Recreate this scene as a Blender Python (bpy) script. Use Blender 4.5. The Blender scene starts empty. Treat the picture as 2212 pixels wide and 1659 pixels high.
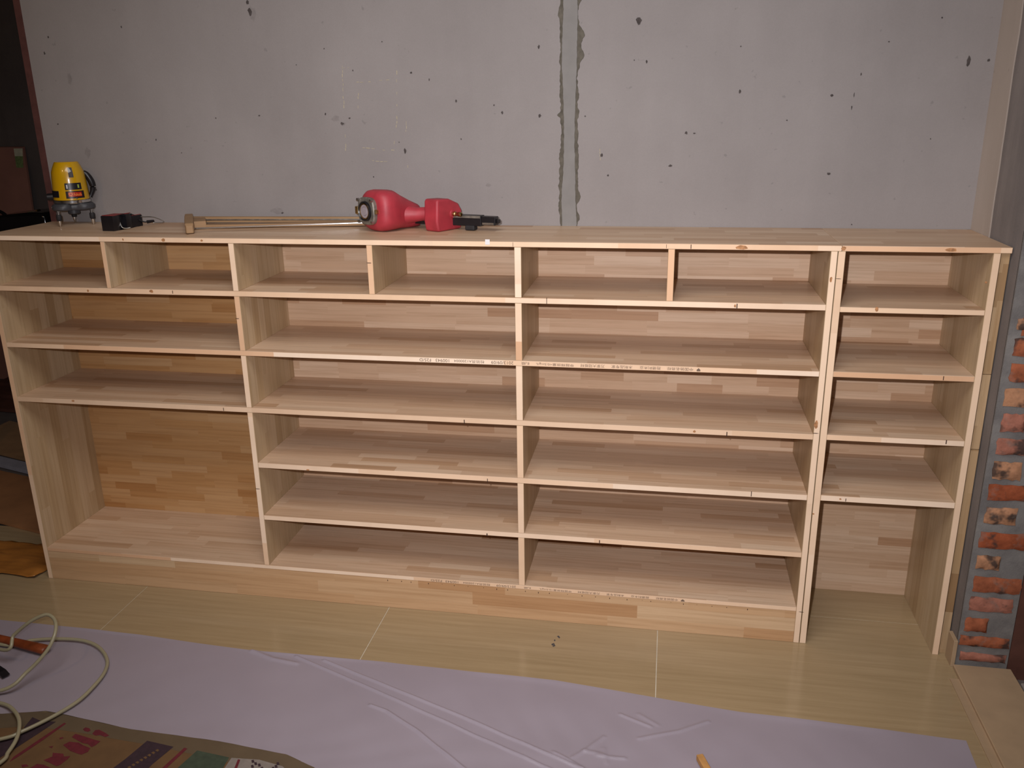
import bpy, bmesh, math, random
import numpy as np
from mathutils import Vector, Matrix, Euler
from mathutils import noise as mnoise
random.seed(7)
sc = bpy.context.scene
COL = sc.collection

# ------------------------------------------------------------------ camera
CAM = Vector((1.87402, -2.38029, 1.56316))
CR = Vector((0.98467092, 0.17381314, -0.01456593))
CU = Vector((-0.0395271, 0.30370074, 0.9519472))
CF = Vector((-0.16988461, 0.93677898, -0.30591561))
FPX = 1882.3
cd = bpy.data.cameras.new('camera'); cam = bpy.data.objects.new('camera', cd); COL.objects.link(cam)
cd.sensor_width = 36; cd.lens = FPX / 2212 * 36; cd.clip_start = 0.05; cd.clip_end = 60
M4 = Matrix(((CR.x, CU.x, -CF.x, CAM.x), (CR.y, CU.y, -CF.y, CAM.y), (CR.z, CU.z, -CF.z, CAM.z), (0, 0, 0, 1)))
cam.matrix_world = M4
sc.camera = cam
# ------------------------------------------------------------------ world, lights, exposure
w = bpy.data.worlds.new('world'); sc.world = w; w.use_nodes = True
w.node_tree.nodes['Background'].inputs[0].default_value = (0.02, 0.018, 0.02, 1)
w.node_tree.nodes['Background'].inputs[1].default_value = 0.3
sc.view_settings.view_transform = 'Standard'; sc.view_settings.look = 'None'
sc.view_settings.gamma = 1; sc.view_settings.use_curve_mapping = False
sc.view_settings.exposure = 0.0

def light(name, kind, loc, energy, color, target=None, **k):
    l = bpy.data.lights.new(name, kind); l.energy = energy; l.color = color
    for a, v in k.items(): setattr(l, a, v)
    o = bpy.data.objects.new(name, l); COL.objects.link(o); o.location = loc
    if target is not None:
        o.rotation_euler = (Vector(target) - Vector(loc)).to_track_quat('-Z', 'Y').to_euler()
    return o
# the camera's own flash, just above and left of the lens
light('camera_flash', 'SPOT', CAM + CU * 0.075 - CR * 0.085, 187, (1.0, 0.96, 1.0), (1.58, 0.2, 0.98),
      spot_size=math.radians(90), spot_blend=1.0, shadow_soft_size=0.012)
# bare bulb hanging from the ceiling, front left
light('ceiling_bulb', 'POINT', (-0.15, -1.75, 2.45), 10, (1.0, 0.60, 0.28), shadow_soft_size=0.05)
# unseen soft overhead fill, added to lift shelf tops and floor
light('overhead_fill', 'AREA', (1.45, -1.5, 2.74), 37, (1.0, 0.97, 0.95), (1.45, -1.5, 0), shape='RECTANGLE', size=1.6, size_y=1.2)

# ------------------------------------------------------------------ helpers
def on_plane(px, py, ax, v):
    d = CF + CR * ((px - 1106) / FPX) + CU * ((829.5 - py) / FPX)
    i = 'xyz'.index(ax); t = (v - CAM[i]) / d[i]
    return CAM + d * t
def link(name, me, mat, parent=None):
    o = bpy.data.objects.new(name, me); COL.objects.link(o)
    if mat is not None:
        for m in (mat if isinstance(mat, (list, tuple)) else [mat]): me.materials.append(m)
    if parent is not None:
        o.parent = parent
        r = parent
        off = Vector((0, 0, 0))
        while r is not None: off += r.location; r = r.parent
        o.location = -off          # meshes are modelled in room coordinates
    return o
def thing(name, label, cat, loc=(0, 0, 0), group=None):
    o = bpy.data.objects.new(name, None); COL.objects.link(o); o.location = loc
    o.empty_display_size = 0.05
    o['label'] = label; o['category'] = cat
    if group: o['group'] = group
    return o
def tag(o, label, cat, group=None):
    o['label'] = label; o['category'] = cat
    if group: o['group'] = group
    return o
def struct(o):
    o['kind'] = 'structure'; return o
class MB:
    def __init__(s): s.bm = bmesh.new()
    def box(s, x0, x1, y0, y1, z0, z1, bev=0.0, M=None):
        vs = [s.bm.verts.new(p) for p in ((x0,y0,z0),(x1,y0,z0),(x1,y1,z0),(x0,y1,z0),(x0,y0,z1),(x1,y0,z1),(x1,y1,z1),(x0,y1,z1))]
        fs = [s.bm.faces.new([vs[i] for i in f]) for f in ((3,2,1,0),(4,5,6,7),(0,1,5,4),(1,2,6,5),(2,3,7,6),(3,0,4,7))]
        new = vs
        if bev > 0:
            es = list({e for f in fs for e in f.edges})
            r = bmesh.ops.bevel(s.bm, geom=es, offset=bev, segments=1 if bev < 0.003 else 3, affect='EDGES', profile=0.5)
            new = list({v for f in r['faces'] for v in f.verts} | {v for v in vs if v.is_valid})
        if M is not None:
            for v in new: v.co = M @ v.co
        return s
    def loft(s, rings, cap=True, close=True):
        R = [[s.bm.verts.new(p) for p in r] for r in rings]; n = len(R[0])
        for a, b in zip(R, R[1:]):
            for i in range(n if close else n - 1):
                j = (i + 1) % n
                s.bm.faces.new((a[i], a[j], b[j], b[i]))
        if cap:
            s.bm.faces.new(list(reversed(R[0]))); s.bm.faces.new(R[-1])
        return s
    def lathe(s, prof, M=None, n=28, cap=True):
        M = M or Matrix()
        rings = [[M @ Vector((r * math.cos(2 * math.pi * i / n), r * math.sin(2 * math.pi * i / n), z)) for i in range(n)] for r, z in prof]
        return s.loft(rings, cap)
    def cyl(s, p0, p1, r0, r1=None, n=16):
        p0 = Vector(p0); p1 = Vector(p1); d = p1 - p0
        M = Matrix.Translation(p0) @ d.to_track_quat('Z', 'Y').to_matrix().to_4x4()
        return s.lathe([(r0, 0), (r0 if r1 is None else r1, d.length)], M, n)
    def prism(s, pts, d):
        """polygon pts (3D, planar) extruded by vector d"""
        d = Vector(d)
        a = [Vector(p) for p in pts]
        return s.loft([a, [p + d for p in a]])
    def tube(s, pts, r, n=8):
        pts = [Vector(p) for p in pts]; rings = []; up = Vector((0, 0, 1))
        for i, p in enumerate(pts):
            t = (pts[min(i + 1, len(pts) - 1)] - pts[max(i - 1, 0)]).normalized()
            a = t.cross(up)
            if a.length < 1e-3: a = t.cross(Vector((0, 1, 0)))
            a.normalize(); b = a.cross(t).normalized(); rr = r(i / (len(pts) - 1)) if callable(r) else r
            rings.append([p + a * (rr * math.cos(2 * math.pi * k / n)) + b * (rr * math.sin(2 * math.pi * k / n)) for k in range(n)])
        return s.loft(rings)
    def build(s, name, mat, parent=None, smooth=False, angle=40, sub=0, bevel=0, jitter=0):
        bmesh.ops.recalc_face_normals(s.bm, faces=s.bm.faces)
        me = bpy.data.meshes.new(name)
        s.bm.to_mesh(me); s.bm.free()
        if smooth:
            for p in me.polygons: p.use_smooth = True
            try: me.set_sharp_from_angle(angle=math.radians(angle))
            except Exception: pass
        o = link(name, me, mat, parent)
        if bevel:
            m = o.modifiers.new('bevel', 'BEVEL'); m.width = bevel; m.segments = 3; m.limit_method = 'ANGLE'; m.angle_limit = math.radians(35)
        if sub:
            m = o.modifiers.new('sub', 'SUBSURF'); m.levels = sub; m.render_levels = sub
        return o
def catmull(P, k=8):
    P = [Vector(p) for p in P]; out = []
    for i in range(len(P) - 1):
        a = P[max(i - 1, 0)]; b = P[i]; c = P[i + 1]; d = P[min(i + 2, len(P) - 1)]
        for j in range(k):
            t = j / k
            out.append(0.5 * ((2 * b) + (c - a) * t + (2 * a - 5 * b + 4 * c - d) * t * t + (3 * b - a - 3 * c + d) * t ** 3))
    out.append(P[-1]); return out
def text_mesh(s):
    c = bpy.data.curves.new('text', 'FONT'); c.body = s; c.size = 1.0; c.resolution_u = 3
    o = bpy.data.objects.new('text', c); COL.objects.link(o)
    dg = bpy.context.evaluated_depsgraph_get(); dg.update()
    me = bpy.data.meshes.new_from_object(o.evaluated_get(dg))
    bpy.data.objects.remove(o); bpy.data.curves.remove(c)
    V = np.array([v.co[:] for v in me.vertices]); F = [list(p.vertices) for p in me.polygons]
    bpy.data.meshes.remove(me)
    if len(V): V[:, :2] -= V[:, :2].min(0)
    return V, F
def lin(r, g, b):
    f = lambda c: ((c / 255 + 0.055) / 1.055) ** 2.4 if c > 10 else c / 255 / 12.92
    return (f(r), f(g), f(b), 1)

# ------------------------------------------------------------------ materials
def new_mat(name):
    m = bpy.data.materials.new(name); m.use_nodes = True
    nt = m.node_tree; b = nt.nodes['Principled BSDF']
    return m, nt, b
class NB:
    def __init__(s, nt): s.nt = nt
    def n(s, t, **k):
        x = s.nt.nodes.new(t)
        for a, v in k.items(): setattr(x, a, v)
        return x
    def put(s, sock, v):
        if hasattr(v, 'links'): s.nt.links.new(v, sock)
        else: sock.default_value = v
    def math(s, op, a, b=0.0, c=0.0):
        x = s.n('ShaderNodeMath', operation=op)
        s.put(x.inputs[0], a); s.put(x.inputs[1], b); s.put(x.inputs[2], c)
        return x.outputs[0]
    def comb(s, a, b, c):
        x = s.n('ShaderNodeCombineXYZ'); s.put(x.inputs[0], a); s.put(x.inputs[1], b); s.put(x.inputs[2], c); return x.outputs[0]
    def white(s, vec):
        x = s.n('ShaderNodeTexWhiteNoise', noise_dimensions='3D'); s.put(x.inputs['Vector'], vec); return x.outputs['Value']
    def noise(s, vec, scale, det=4, rough=0.55):
        x = s.n('ShaderNodeTexNoise'); s.put(x.inputs['Vector'], vec); x.inputs['Scale'].default_value = scale
        x.inputs['Detail'].default_value = det; x.inputs['Roughness'].default_value = rough; return x.outputs['Fac']
    def ramp(s, fac, stops, interp='LINEAR'):
        x = s.n('ShaderNodeValToRGB'); x.color_ramp.interpolation = interp; e = x.color_ramp.elements
        while len(e) < len(stops): e.new(0.5)
        for q, (p, c) in zip(e, stops): q.position = p; q.color = c
        s.put(x.inputs[0], fac); return x.outputs[0]
    def mix(s, f, a, b, mode='MIX'):
        x = s.n('ShaderNodeMix', data_type='RGBA', blend_type=mode)
        s.put(x.inputs[0], f); s.put(x.inputs[6], a); s.put(x.inputs[7], b); return x.outputs[2]
    def bump(s, h, strength, dist, b):
        x = s.n('ShaderNodeBump'); x.inputs['Strength'].default_value = strength; x.inputs['Distance'].default_value = dist
        s.put(x.inputs['Height'], h); s.nt.links.new(x.outputs[0], b.inputs['Normal'])
def coords(nb):
    t = nb.n('ShaderNodeTexCoord'); x = nb.n('ShaderNodeSeparateXYZ'); nb.nt.links.new(t.outputs['Object'], x.inputs[0])
    return t.outputs['Object'], {'x': x.outputs[0], 'y': x.outputs[1], 'z': x.outputs[2]}
def wood(name, u, v, width=0.031, lmin=0.16, lvar=0.36, dark=lin(184,148,116), mid=lin(202,171,141), light=lin(216,190,163), rough=0.42, contrast=1.0):
    """edge-glued, finger-jointed board: strips of random tone, grain along axis u"""
    m, nt, b = new_mat(name); nb = NB(nt); vec, X = coords(nb)
    rnd = nb.n('ShaderNodeObjectInfo').outputs['Random']
    vv = nb.math('DIVIDE', nb.math('ADD', X[v], nb.math('MULTIPLY', rnd, 3.7)), width)
    row = nb.math('FLOOR', vv); fr = nb.math('FRACT', vv)
    r1 = nb.white(nb.comb(row, rnd, 1.3)); r2 = nb.white(nb.comb(row, rnd, 7.1))
    uu = nb.math('DIVIDE', nb.math('ADD', X[u], nb.math('MULTIPLY', r1, 5.0)), nb.math('MULTIPLY_ADD', r2, lvar, lmin))
    col = nb.math('FLOOR', uu); fu = nb.math('FRACT', uu)
    cell = nb.white(nb.comb(row, col, nb.math('MULTIPLY', rnd, 17.0)))
    base = nb.ramp(cell, [(0, dark), (0.22, mid), (0.72, nb_mix(mid, light, 0.45)), (1, light)])
    # grain: long streaks inside a strip
    gv = nb.comb(nb.math('MULTIPLY', X[u], 3.0), nb.math('MULTIPLY', X[v], 95.0), nb.math('MULTIPLY', cell, 40.0))
    g = nb.noise(gv, 1.0, 6, 0.65)
    gr = nb.ramp(g, [(0.3, (0.76, 0.70, 0.63, 1)), (0.55, (1, 1, 1, 1)), (0.8, (1.06, 1.04, 1.0, 1))])
    c = nb.mix(0.75 * contrast, base, gr, 'MULTIPLY')
    sat = nb.noise(nb.comb(nb.math('MULTIPLY', X[u], 1.1), nb.math('MULTIPLY', X[v], 6.0), cell), 1.5, 2)
    c = nb.mix(nb.math('MULTIPLY', sat, 0.16), c, (0.72, 0.5, 0.33, 1), 'MULTIPLY')
    line = nb.math('LESS_THAN', fr, 0.02)
    c = nb.mix(nb.math('MULTIPLY', line, 0.12), c, (0.25, 0.16, 0.1, 1))
    nt.links.new(c, b.inputs['Base Color'])
    b.inputs['Roughness'].default_value = rough
    b.inputs['Specular IOR Level'].default_value = 0.4
    nb.bump(g, 0.12, 0.0006, b)
    return m
def nb_mix(a, b, t): return tuple(a[i] * (1 - t) + b[i] * t for i in range(3)) + (1,)
def plain(name, col, rough=0.5, metal=0.0, spec=0.5, var=0.15, scale=30, bump=0.0, coat=0.0):
    m, nt, b = new_mat(name); nb = NB(nt); vec, X = coords(nb)
    f = nb.noise(vec, scale, 5)
    lo = tuple(c * (1 - var) for c in col[:3]) + (1,); hi = tuple(min(1, c * (1 + var)) for c in col[:3]) + (1,)
    nt.links.new(nb.ramp(f, [(0.3, lo), (0.7, hi)]), b.inputs['Base Color'])
    b.inputs['Roughness'].default_value = rough; b.inputs['Metallic'].default_value = metal
    b.inputs['Specular IOR Level'].default_value = spec
    if coat: b.inputs['Coat Weight'].default_value = coat; b.inputs['Coat Roughness'].default_value = 0.08
    if bump: nb.bump(f, 0.5, bump, b)
    return m
def concrete(name, c0, c1, bump=0.0015, scale=2.2, streak=0.35, rough=0.9):
    m, nt, b = new_mat(name); nb = NB(nt); vec, X = coords(nb)
    big = nb.noise(vec, scale, 6, 0.6)
    st = nb.noise(nb.comb(nb.math('MULTIPLY', X['x'], 9.0), nb.math('MULTIPLY', X['y'], 9.0), nb.math('MULTIPLY', X['z'], 0.9)), 1.0, 4)
    fine = nb.noise(vec, 260, 3, 0.7)
    f = nb.math('ADD', nb.math('MULTIPLY', big, 1 - streak), nb.math('MULTIPLY', st, streak))
    c = nb.ramp(f, [(0.34, c0), (0.64, c1)])
    c = nb.mix(0.5, c, nb.ramp(fine, [(0.3, (0.94, 0.94, 0.94, 1)), (0.7, (1.04, 1.04, 1.04, 1))]), 'MULTIPLY')
    spot = nb.noise(vec, 46, 2, 0.5)
    c = nb.mix(nb.ramp(spot, [(0.73, (0, 0, 0, 1)), (0.78, (0.35, 0.35, 0.35, 1))]), c, (0.13, 0.12, 0.12, 1))
    nt.links.new(c, b.inputs['Base Color']); b.inputs['Roughness'].default_value = rough
    b.inputs['Specular IOR Level'].default_value = 0.2
    nb.bump(nb.math('ADD', nb.math('MULTIPLY', fine, 0.4), big), 0.35, bump, b)
    return m
W_SHELF = wood('pine_shelf', 'x', 'y', dark=lin(190,156,124), mid=lin(208,178,149), light=lin(220,195,168))
W_BACK = wood('pine_back', 'x', 'z', width=0.029, lmin=0.12, lvar=0.26)
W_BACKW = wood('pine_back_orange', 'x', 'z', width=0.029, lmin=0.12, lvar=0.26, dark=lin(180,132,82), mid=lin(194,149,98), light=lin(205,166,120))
W_UP = wood('pine_upright', 'z', 'y', width=0.04, lmin=0.5, lvar=0.7, dark=lin(176,150,114), mid=lin(190,166,130), light=lin(200,178,146))
W_KICK = wood('pine_kick', 'x', 'z', width=0.044, lmin=0.28, lvar=0.4, dark=lin(182,138,96), mid=lin(202,164,124), light=lin(217,188,152))
EC = dict(width=0.3, lmin=0.35, lvar=0.7, dark=lin(228,184,146), mid=lin(238,204,170), light=lin(250,228,204), rough=0.5, contrast=0.6)
W_EDGE = wood('sanded_edge', 'x', 'y', **EC)
W_EDGEV = wood('sanded_edge_upright', 'z', 'y', **EC)
W_TOP = wood('pine_top', 'x', 'y', width=0.04)
W_STRIP = wood('rough_offcut', 'z', 'x', width=0.05, lmin=0.05, lvar=0.1, dark=lin(150,118,82), mid=lin(172,142,104), light=lin(190,162,126), rough=0.7)
PLASTER = concrete('plaster', lin(136,130,128), lin(146,140,138), streak=0.25)
PLASTER2 = concrete('plaster_return', lin(170,157,146), lin(184,171,160), streak=0.6)
CEMENT = concrete('rough_cement', lin(112,105,102), lin(142,133,128), bump=0.004, scale=5, streak=0.6)
MORTAR = concrete('brick_mortar', lin(108,104,102), lin(132,128,124), bump=0.006, scale=14, streak=0.1)
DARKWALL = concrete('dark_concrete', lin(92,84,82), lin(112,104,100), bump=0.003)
CEIL = concrete('ceiling_concrete', lin(120,114,108), lin(140,134,128))
SEAM_D = plain('raw_mortar_dark', lin(96,91,82), 0.95, var=0.25, scale=60, bump=0.004, spec=0.1)
SEAM_L = plain('raw_mortar_light', lin(132,129,126), 0.9, var=0.06, scale=25, spec=0.1)
PIT = plain('wall_pit', lin(78,72,70), 0.95, var=0.3, scale=80, spec=0.1)
STAIN = plain('wall_smudge', lin(133,127,125), 0.95, var=0.1, scale=80, spec=0.1)
CHALK = plain('yellow_chalk', lin(176,165,138), 0.95, var=0.1, scale=200, spec=0.1)
def tile_mat():
    m, nt, b = new_mat('polished_tile'); nb = NB(nt); vec, X = coords(nb)
    g = nb.noise(nb.comb(nb.math('MULTIPLY', X['x'], 3.0), nb.math('MULTIPLY', X['y'], 70.0), X['z']), 1.0, 5, 0.6)
    big = nb.noise(vec, 1.4, 3)
    c = nb.ramp(g, [(0.3, lin(158,136,103)), (0.7, lin(172,150,116))])
    c = nb.mix(0.35, c, nb.ramp(big, [(0.3, (0.9, 0.88, 0.84, 1)), (0.7, (1.05, 1.05, 1.03, 1))]), 'MULTIPLY')
    nt.links.new(c, b.inputs['Base Color']); b.inputs['Roughness'].default_value = 0.16
    b.inputs['Specular IOR Level'].default_value = 0.5
    return m
TILE = tile_mat()
GROUT = plain('pale_grout', lin(205,195,175), 0.8, var=0.1)
FILM = plain('white_film', lin(158,148,158), 0.38, var=0.04, scale=3, spec=0.5)
BLACK = plain('black_plastic', lin(22,20,24), 0.35, var=0.2)
BLACKGLOSS = plain('black_gloss', lin(12,11,12), 0.12, var=0.2)
RUBBER = plain('black_rubber', lin(30,28,30), 0.7, var=0.2)
DGREY = plain('dark_grey_cast', lin(62,62,66), 0.5, var=0.15)
CHROME = plain('chrome', (0.8, 0.8, 0.8, 1), 0.15, 1.0, var=0.05)
STEEL = plain('worn_steel', (0.45, 0.44, 0.42, 1), 0.35, 1.0, var=0.25, scale=60)
GUNMETAL = plain('gunmetal', (0.22, 0.20, 0.17, 1), 0.5, 0.5, var=0.4, scale=50)
GREYDISC = plain('grey_cap_disc', lin(168,158,164), 0.45, 0.2)
BRASS = plain('oily_brass', (0.45, 0.33, 0.15, 1), 0.3, 1.0, var=0.3, scale=80)
YELLOW = plain('yellow_plastic', lin(196,150,6), 0.28, var=0.03, coat=0.5)
RED = plain('red_enamel', lin(166,50,61), 0.5, var=0.16, scale=22)
REDTOP = plain('worn_red_plastic', lin(128,44,44), 0.55, var=0.3, scale=120)
LABELK = plain('label_black', lin(28,12,20), 0.35, var=0.1)
LABELR = plain('label_red', lin(170,32,14), 0.4, var=0.1)
LABELO = plain('label_orange', lin(245,150,60), 0.4, var=0.05)
SLOT = plain('slot_glass', lin(84,80,82), 0.1, var=0.2)
GREENB = plain('green_button', lin(150,170,70), 0.4)
WHITEB = plain('white_mark', lin(200,200,205), 0.4)
SAWWOOD = wood('old_saw_wood', 'x', 'z', width=0.2, lmin=1, lvar=1, dark=lin(140,110,80), mid=lin(150,120,88), light=lin(165,135,100), rough=0.7)
HANDLE = plain('oiled_wood_handle', lin(128,62,32), 0.4, var=0.25, scale=40)
OFFCUT = plain('offcut_wood', lin(190,140,82), 0.6, var=0.15, scale=40)
HOSE = plain('milky_hose', lin(158,150,122), 0.3, var=0.05)
CARTON = plain('carton_board', lin(104,76,46), 0.8, var=0.12, scale=18)
PRINTP = plain('carton_purple', lin(52,34,42), 0.8, var=0.2, scale=90)
PRINTR = plain('carton_red', lin(100,28,38), 0.8, var=0.2, scale=90)
PRINTG = plain('carton_green', lin(60,70,54), 0.8, var=0.2, scale=60)
PRINTW = plain('carton_white', lin(134,124,116), 0.8, var=0.1, scale=60)
TAPE = plain('clear_tape', lin(100,86,68), 0.3, var=0.1, scale=12)
KRAFT = plain('kraft_paper', lin(164,106,48), 0.28, var=0.15, scale=9)
PLYD = plain('dirty_plywood', lin(168,132,96), 0.7, var=0.2, scale=7)
PLYB = plain('brown_board', lin(170,120,80), 0.7, var=0.2, scale=7)
BLUEB = plain('blue_grey_sheet', lin(165,165,178), 0.6, var=0.1)
DARKWOOD = plain('dark_stained_wood', lin(92,58,48), 0.55, var=0.25, scale=12)
LEANB = plain('leaning_ply', lin(158,112,98), 0.7, var=0.12, scale=6)
STICKW = plain('sticker_white', lin(200,200,175), 0.6)
STICKG = plain('sticker_green', lin(120,140,88), 0.6, var=0.3, scale=80)
SILLM = plain('sill_board', lin(172,146,116), 0.6, var=0.08, scale=12)
TICK = plain('joint_line', lin(60,36,24), 0.8)
KNOT = plain('knot', lin(172,122,80), 0.7, var=0.4, scale=150)
INK = plain('stamp_ink', lin(120,100,84), 0.8, var=0.1)
INKD = plain('pen_ink', lin(70,66,70), 0.8)
PAPER = plain('paper_white', lin(225,222,222), 0.7, var=0.03)
STONE = plain('grey_stone', lin(150,140,132), 0.7, var=0.1)
REDBROWN = plain('red_brown_casing', lin(86,52,48), 0.6, var=0.2, scale=30)
def brick_mat(name, col):
    m, nt, b = new_mat(name); nb = NB(nt); vec, X = coords(nb)
    f = nb.noise(vec, 45, 5); rnd = nb.n('ShaderNodeObjectInfo').outputs['Random']
    c = nb.ramp(f, [(0.3, tuple(v * .72 for v in col[:3]) + (1,)), (0.7, tuple(v * 1.2 for v in col[:3]) + (1,))])
    off = nb.n('ShaderNodeVectorMath', operation='ADD'); nb.put(off.inputs[0], vec); nb.put(off.inputs[1], nb.comb(nb.math('MULTIPLY', rnd, 7.0), 0.0, nb.math('MULTIPLY', rnd, 3.0)))
    k = nb.noise(off.outputs[0], 17, 3, .6)
    c = nb.mix(nb.ramp(k, [(0.53, (0, 0, 0, 1)), (0.63, (.9, .9, .9, 1))]), c, lin(66, 56, 52))
    g = nb.noise(off.outputs[0], 28, 4, .6)
    c = nb.mix(nb.ramp(g, [(0.55, (0, 0, 0, 1)), (0.75, (.6, .6, .6, 1))]), c, lin(128, 118, 110))
    nt.links.new(c, b.inputs['Base Color']); b.inputs['Roughness'].default_value = .95; b.inputs['Specular IOR Level'].default_value = .15
    nb.bump(f, .6, .004, b)
    return m
BRICKS = [brick_mat('brick_orange', lin(158, 92, 64)), brick_mat('brick_pale', lin(178, 130, 98)), brick_mat('brick_pink', lin(164, 108, 90)), brick_mat('brick_deep', lin(150, 80, 52))]
SOOT = plain('burnt_patch', lin(62,52,48), 0.9, var=0.4, scale=90, bump=0.003)

# ------------------------------------------------------------------ room shell
WY = 0.337          # face of the plastered wall
SX = 2.735          # face of the side wall
JY = -0.045         # brick jamb
def bx(name, mat, parent, *a, bev=0.0, **k): return MB().box(*a, bev=bev).build(name, mat, parent, **k)
wall_back = struct(bx('wall_back', PLASTER, None, -0.205, SX + 0.14, WY, WY + 0.16, 0, 2.8))
wall_right = struct(bx('wall_right', CEMENT, None, SX, SX + 0.14, JY + 0.004, WY, 0, 2.8))
wall_right_front = struct(bx('wall_right_front', PLASTER, None, SX, SX + 0.14, -4.2, -1.15, 0, 2.8))
wall_front = struct(bx('wall_front', PLASTER, None, -3.4, SX + 0.14, -4.3, -4.2, 0, 2.8))
wall_left = struct(bx('wall_left', PLASTER, None, -3.5, -3.4, -4.3, 2.5, 0, 2.8))
wall_far = struct(bx('wall_far', DARKWALL, None, -3.4, SX + 2.4, 2.4, 2.5, 0, 2.8))
wall_outer = struct(bx('wall_outer', DARKWALL, None, SX + 2.3, SX + 2.4, -4.3, 2.4, 0, 2.8))
ceiling = struct(bx('ceiling', CEIL, None, -3.5, SX + 2.4, -4.3, 2.5, 2.8, 2.9))
# tiled floor: grout bed with one object per tile
floor = struct(bx('floor', GROUT, None, -0.75, SX + 0.005, -4.2, WY, -0.05, -0.0012))
TW = 0.867; tx0 = 1.0225 - 2 * TW; ty0 = 0.1565 - 5 * TW
for i in range(5):
    for j in range(6):
        x0 = tx0 + i * TW + 0.0013; x1 = tx0 + (i + 1) * TW - 0.0013
        y0 = ty0 + j * TW + 0.0013; y1 = min(ty0 + (j + 1) * TW - 0.0013, WY - 0.001)
        x0 = max(x0, -0.75); x1 = min(x1, SX - 0.001)
        if x1 - x0 < 0.02: continue
        bx('tile', TILE, floor, x0, x1, y0, y1, -0.006, 0.0)
struct(bx('floor_next_room', DARKWALL, None, -3.4, -0.75, -4.2, 2.4, -0.05, -0.004))
struct(bx('floor_back_room', DARKWALL, None, -0.75, SX + 2.3, WY + 0.16, 2.4, -0.05, -0.004))
struct(bx('floor_hall', DARKWALL, None, SX + 0.14, SX + 2.3, -4.2, WY + 0.16, -0.08, -0.03))
# plaster return beside the cabinet: thin coat on the side wall
mb = MB(); n = 40; A = []; B = []
for i in range(n + 1):
    z = 1.19 + (2.8 - 1.19) * i / n
    A.append(Vector((SX - 0.004, WY, z)))
    B.append(Vector((SX - 0.004, 0.185 + 0.006 * mnoise.noise((0, 3, z * 9)) + 0.02 * (z - 1.2), z)))
va = [mb.bm.verts.new(p) for p in A]; vb = [mb.bm.verts.new(p) for p in B]; vc = [mb.bm.verts.new(p + Vector((0.005, 0.002, 0))) for p in B]
for i in range(n):
    mb.bm.faces.new((va[i], va[i + 1], vb[i + 1], vb[i])); mb.bm.faces.new((vb[i], vb[i + 1], vc[i + 1], vc[i]))
mb.build('plaster_return', PLASTER2, wall_right)
# brick jamb, one object per brick, set in a mortar bed
jamb = bx('mortar_bed', MORTAR, wall_right, SX, SX + 0.14, JY - 0.002, JY + 0.006, 0, 1.6)
def brick(x0, x1, z0, z1, mat, k, patch=None):
    rs = random.Random(k); mb = MB(); nx, nz = 7, 4; dep = 0.006
    top = [[None] * (nz + 1) for _ in range(nx + 1)]; bot = {}
    for i in range(nx + 1):
        for j in range(nz + 1):
            ed = i in (0, nx) or j in (0, nz)
            x = x0 + (x1 - x0) * i / nx + rs.uniform(-.0022, .0022); z = z0 + (z1 - z0) * j / nz + rs.uniform(-.0022, .0022)
            y = JY - 0.004 - (0 if ed else dep * (0.5 + 0.5 * rs.random()))
            top[i][j] = mb.bm.verts.new((x, y, z))
            if ed: bot[i, j] = mb.bm.verts.new((x, JY + 0.004, z))
    for i in range(nx):
        for j in range(nz): mb.bm.faces.new((top[i][j], top[i + 1][j], top[i + 1][j + 1], top[i][j + 1]))
    ring = [(i, 0) for i in range(nx)] + [(nx, j) for j in range(nz)] + [(i, nz) for i in range(nx, 0, -1)] + [(0, j) for j in range(nz, 0, -1)]
    for a, b in zip(ring, ring[1:] + ring[:1]):
        mb.bm.faces.new((top[a[0]][a[1]], bot[a], bot[b], top[b[0]][b[1]]))
    o = mb.build('brick', mat, wall_right, smooth=True, angle=60)
    return o
    if patch:
        for p in o.data.polygons:
            c = p.center
            fx = (c.x - x0) / (x1 - x0); fz = (c.z - z0) / (z1 - z0)
            if patch[0] < fx < patch[1] and 0.15 < fz < 0.95 and c.y < JY - .003: p.material_index = 1
BR = [(2200,690,2290,716,1,None),(2194.6,731,2290,773,0,None),(2186,786,2280,829,0,None),(2174,840,2270,882,1,(.3,.55)),(2168,894,2212,935,2,None),
      (2156,948,2250,987,2,(.25,.85)),(2149,998,2204,1039,1,None),(2139,1047,2240,1086,3,None),(2131.7,1096,2194,1135.5,1,(.5,.9)),(2119.6,1150,2220,1190,3,None),
      (2112,1200,2158,1233,1,(.3,1.)),(2106,1246,2204,1286,0,(.05,.35)),(2098,1290,2186,1326,2,None),(2088,1334.5,2132,1368,0,None),(2076,1373,2179,1403,0,(.2,.6)),(2074,1409,2172,1434,2,(.45,1.))]
for k, (a, b, c, d, mi, pt) in enumerate(BR):
    p = on_plane(a, b, 'y', JY - .006); q = on_plane(c, d, 'y', JY - .006); p2 = on_plane(a - (d - b) * .16, d, 'y', JY - .006)
    brick(max(p.x, SX + .004), min(q.x, SX + 0.139), q.z, p.z, BRICKS[mi], k, pt)
# dark mortar blobs where bricks are missing, above the frame the courses go on
for k in range(6):
    z = 0.985 + .066 * k
    brick(SX + .03, SX + .138, z, z + .053, BRICKS[k % 4], 50 + k)
# baseboard stub at the foot of the side wall, and the ragged end of the cement above it
struct(MB().box(SX - 0.011, SX, JY - 0.008, 0.0, 0, 0.085, bev=0.001).build('baseboard_right', SILLM))
# threshold board in the doorway
sill = struct(MB().box(SX - 0.006, SX + 0.148, -1.15, JY - 0.012, 0.0, 0.012, bev=0.002).build('trim_1', SILLM))
struct(bx('trim_2', SILLM, None, SX - 0.03, SX - 0.006, -1.15, JY - 0.07, 0.0, 0.003))
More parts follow.
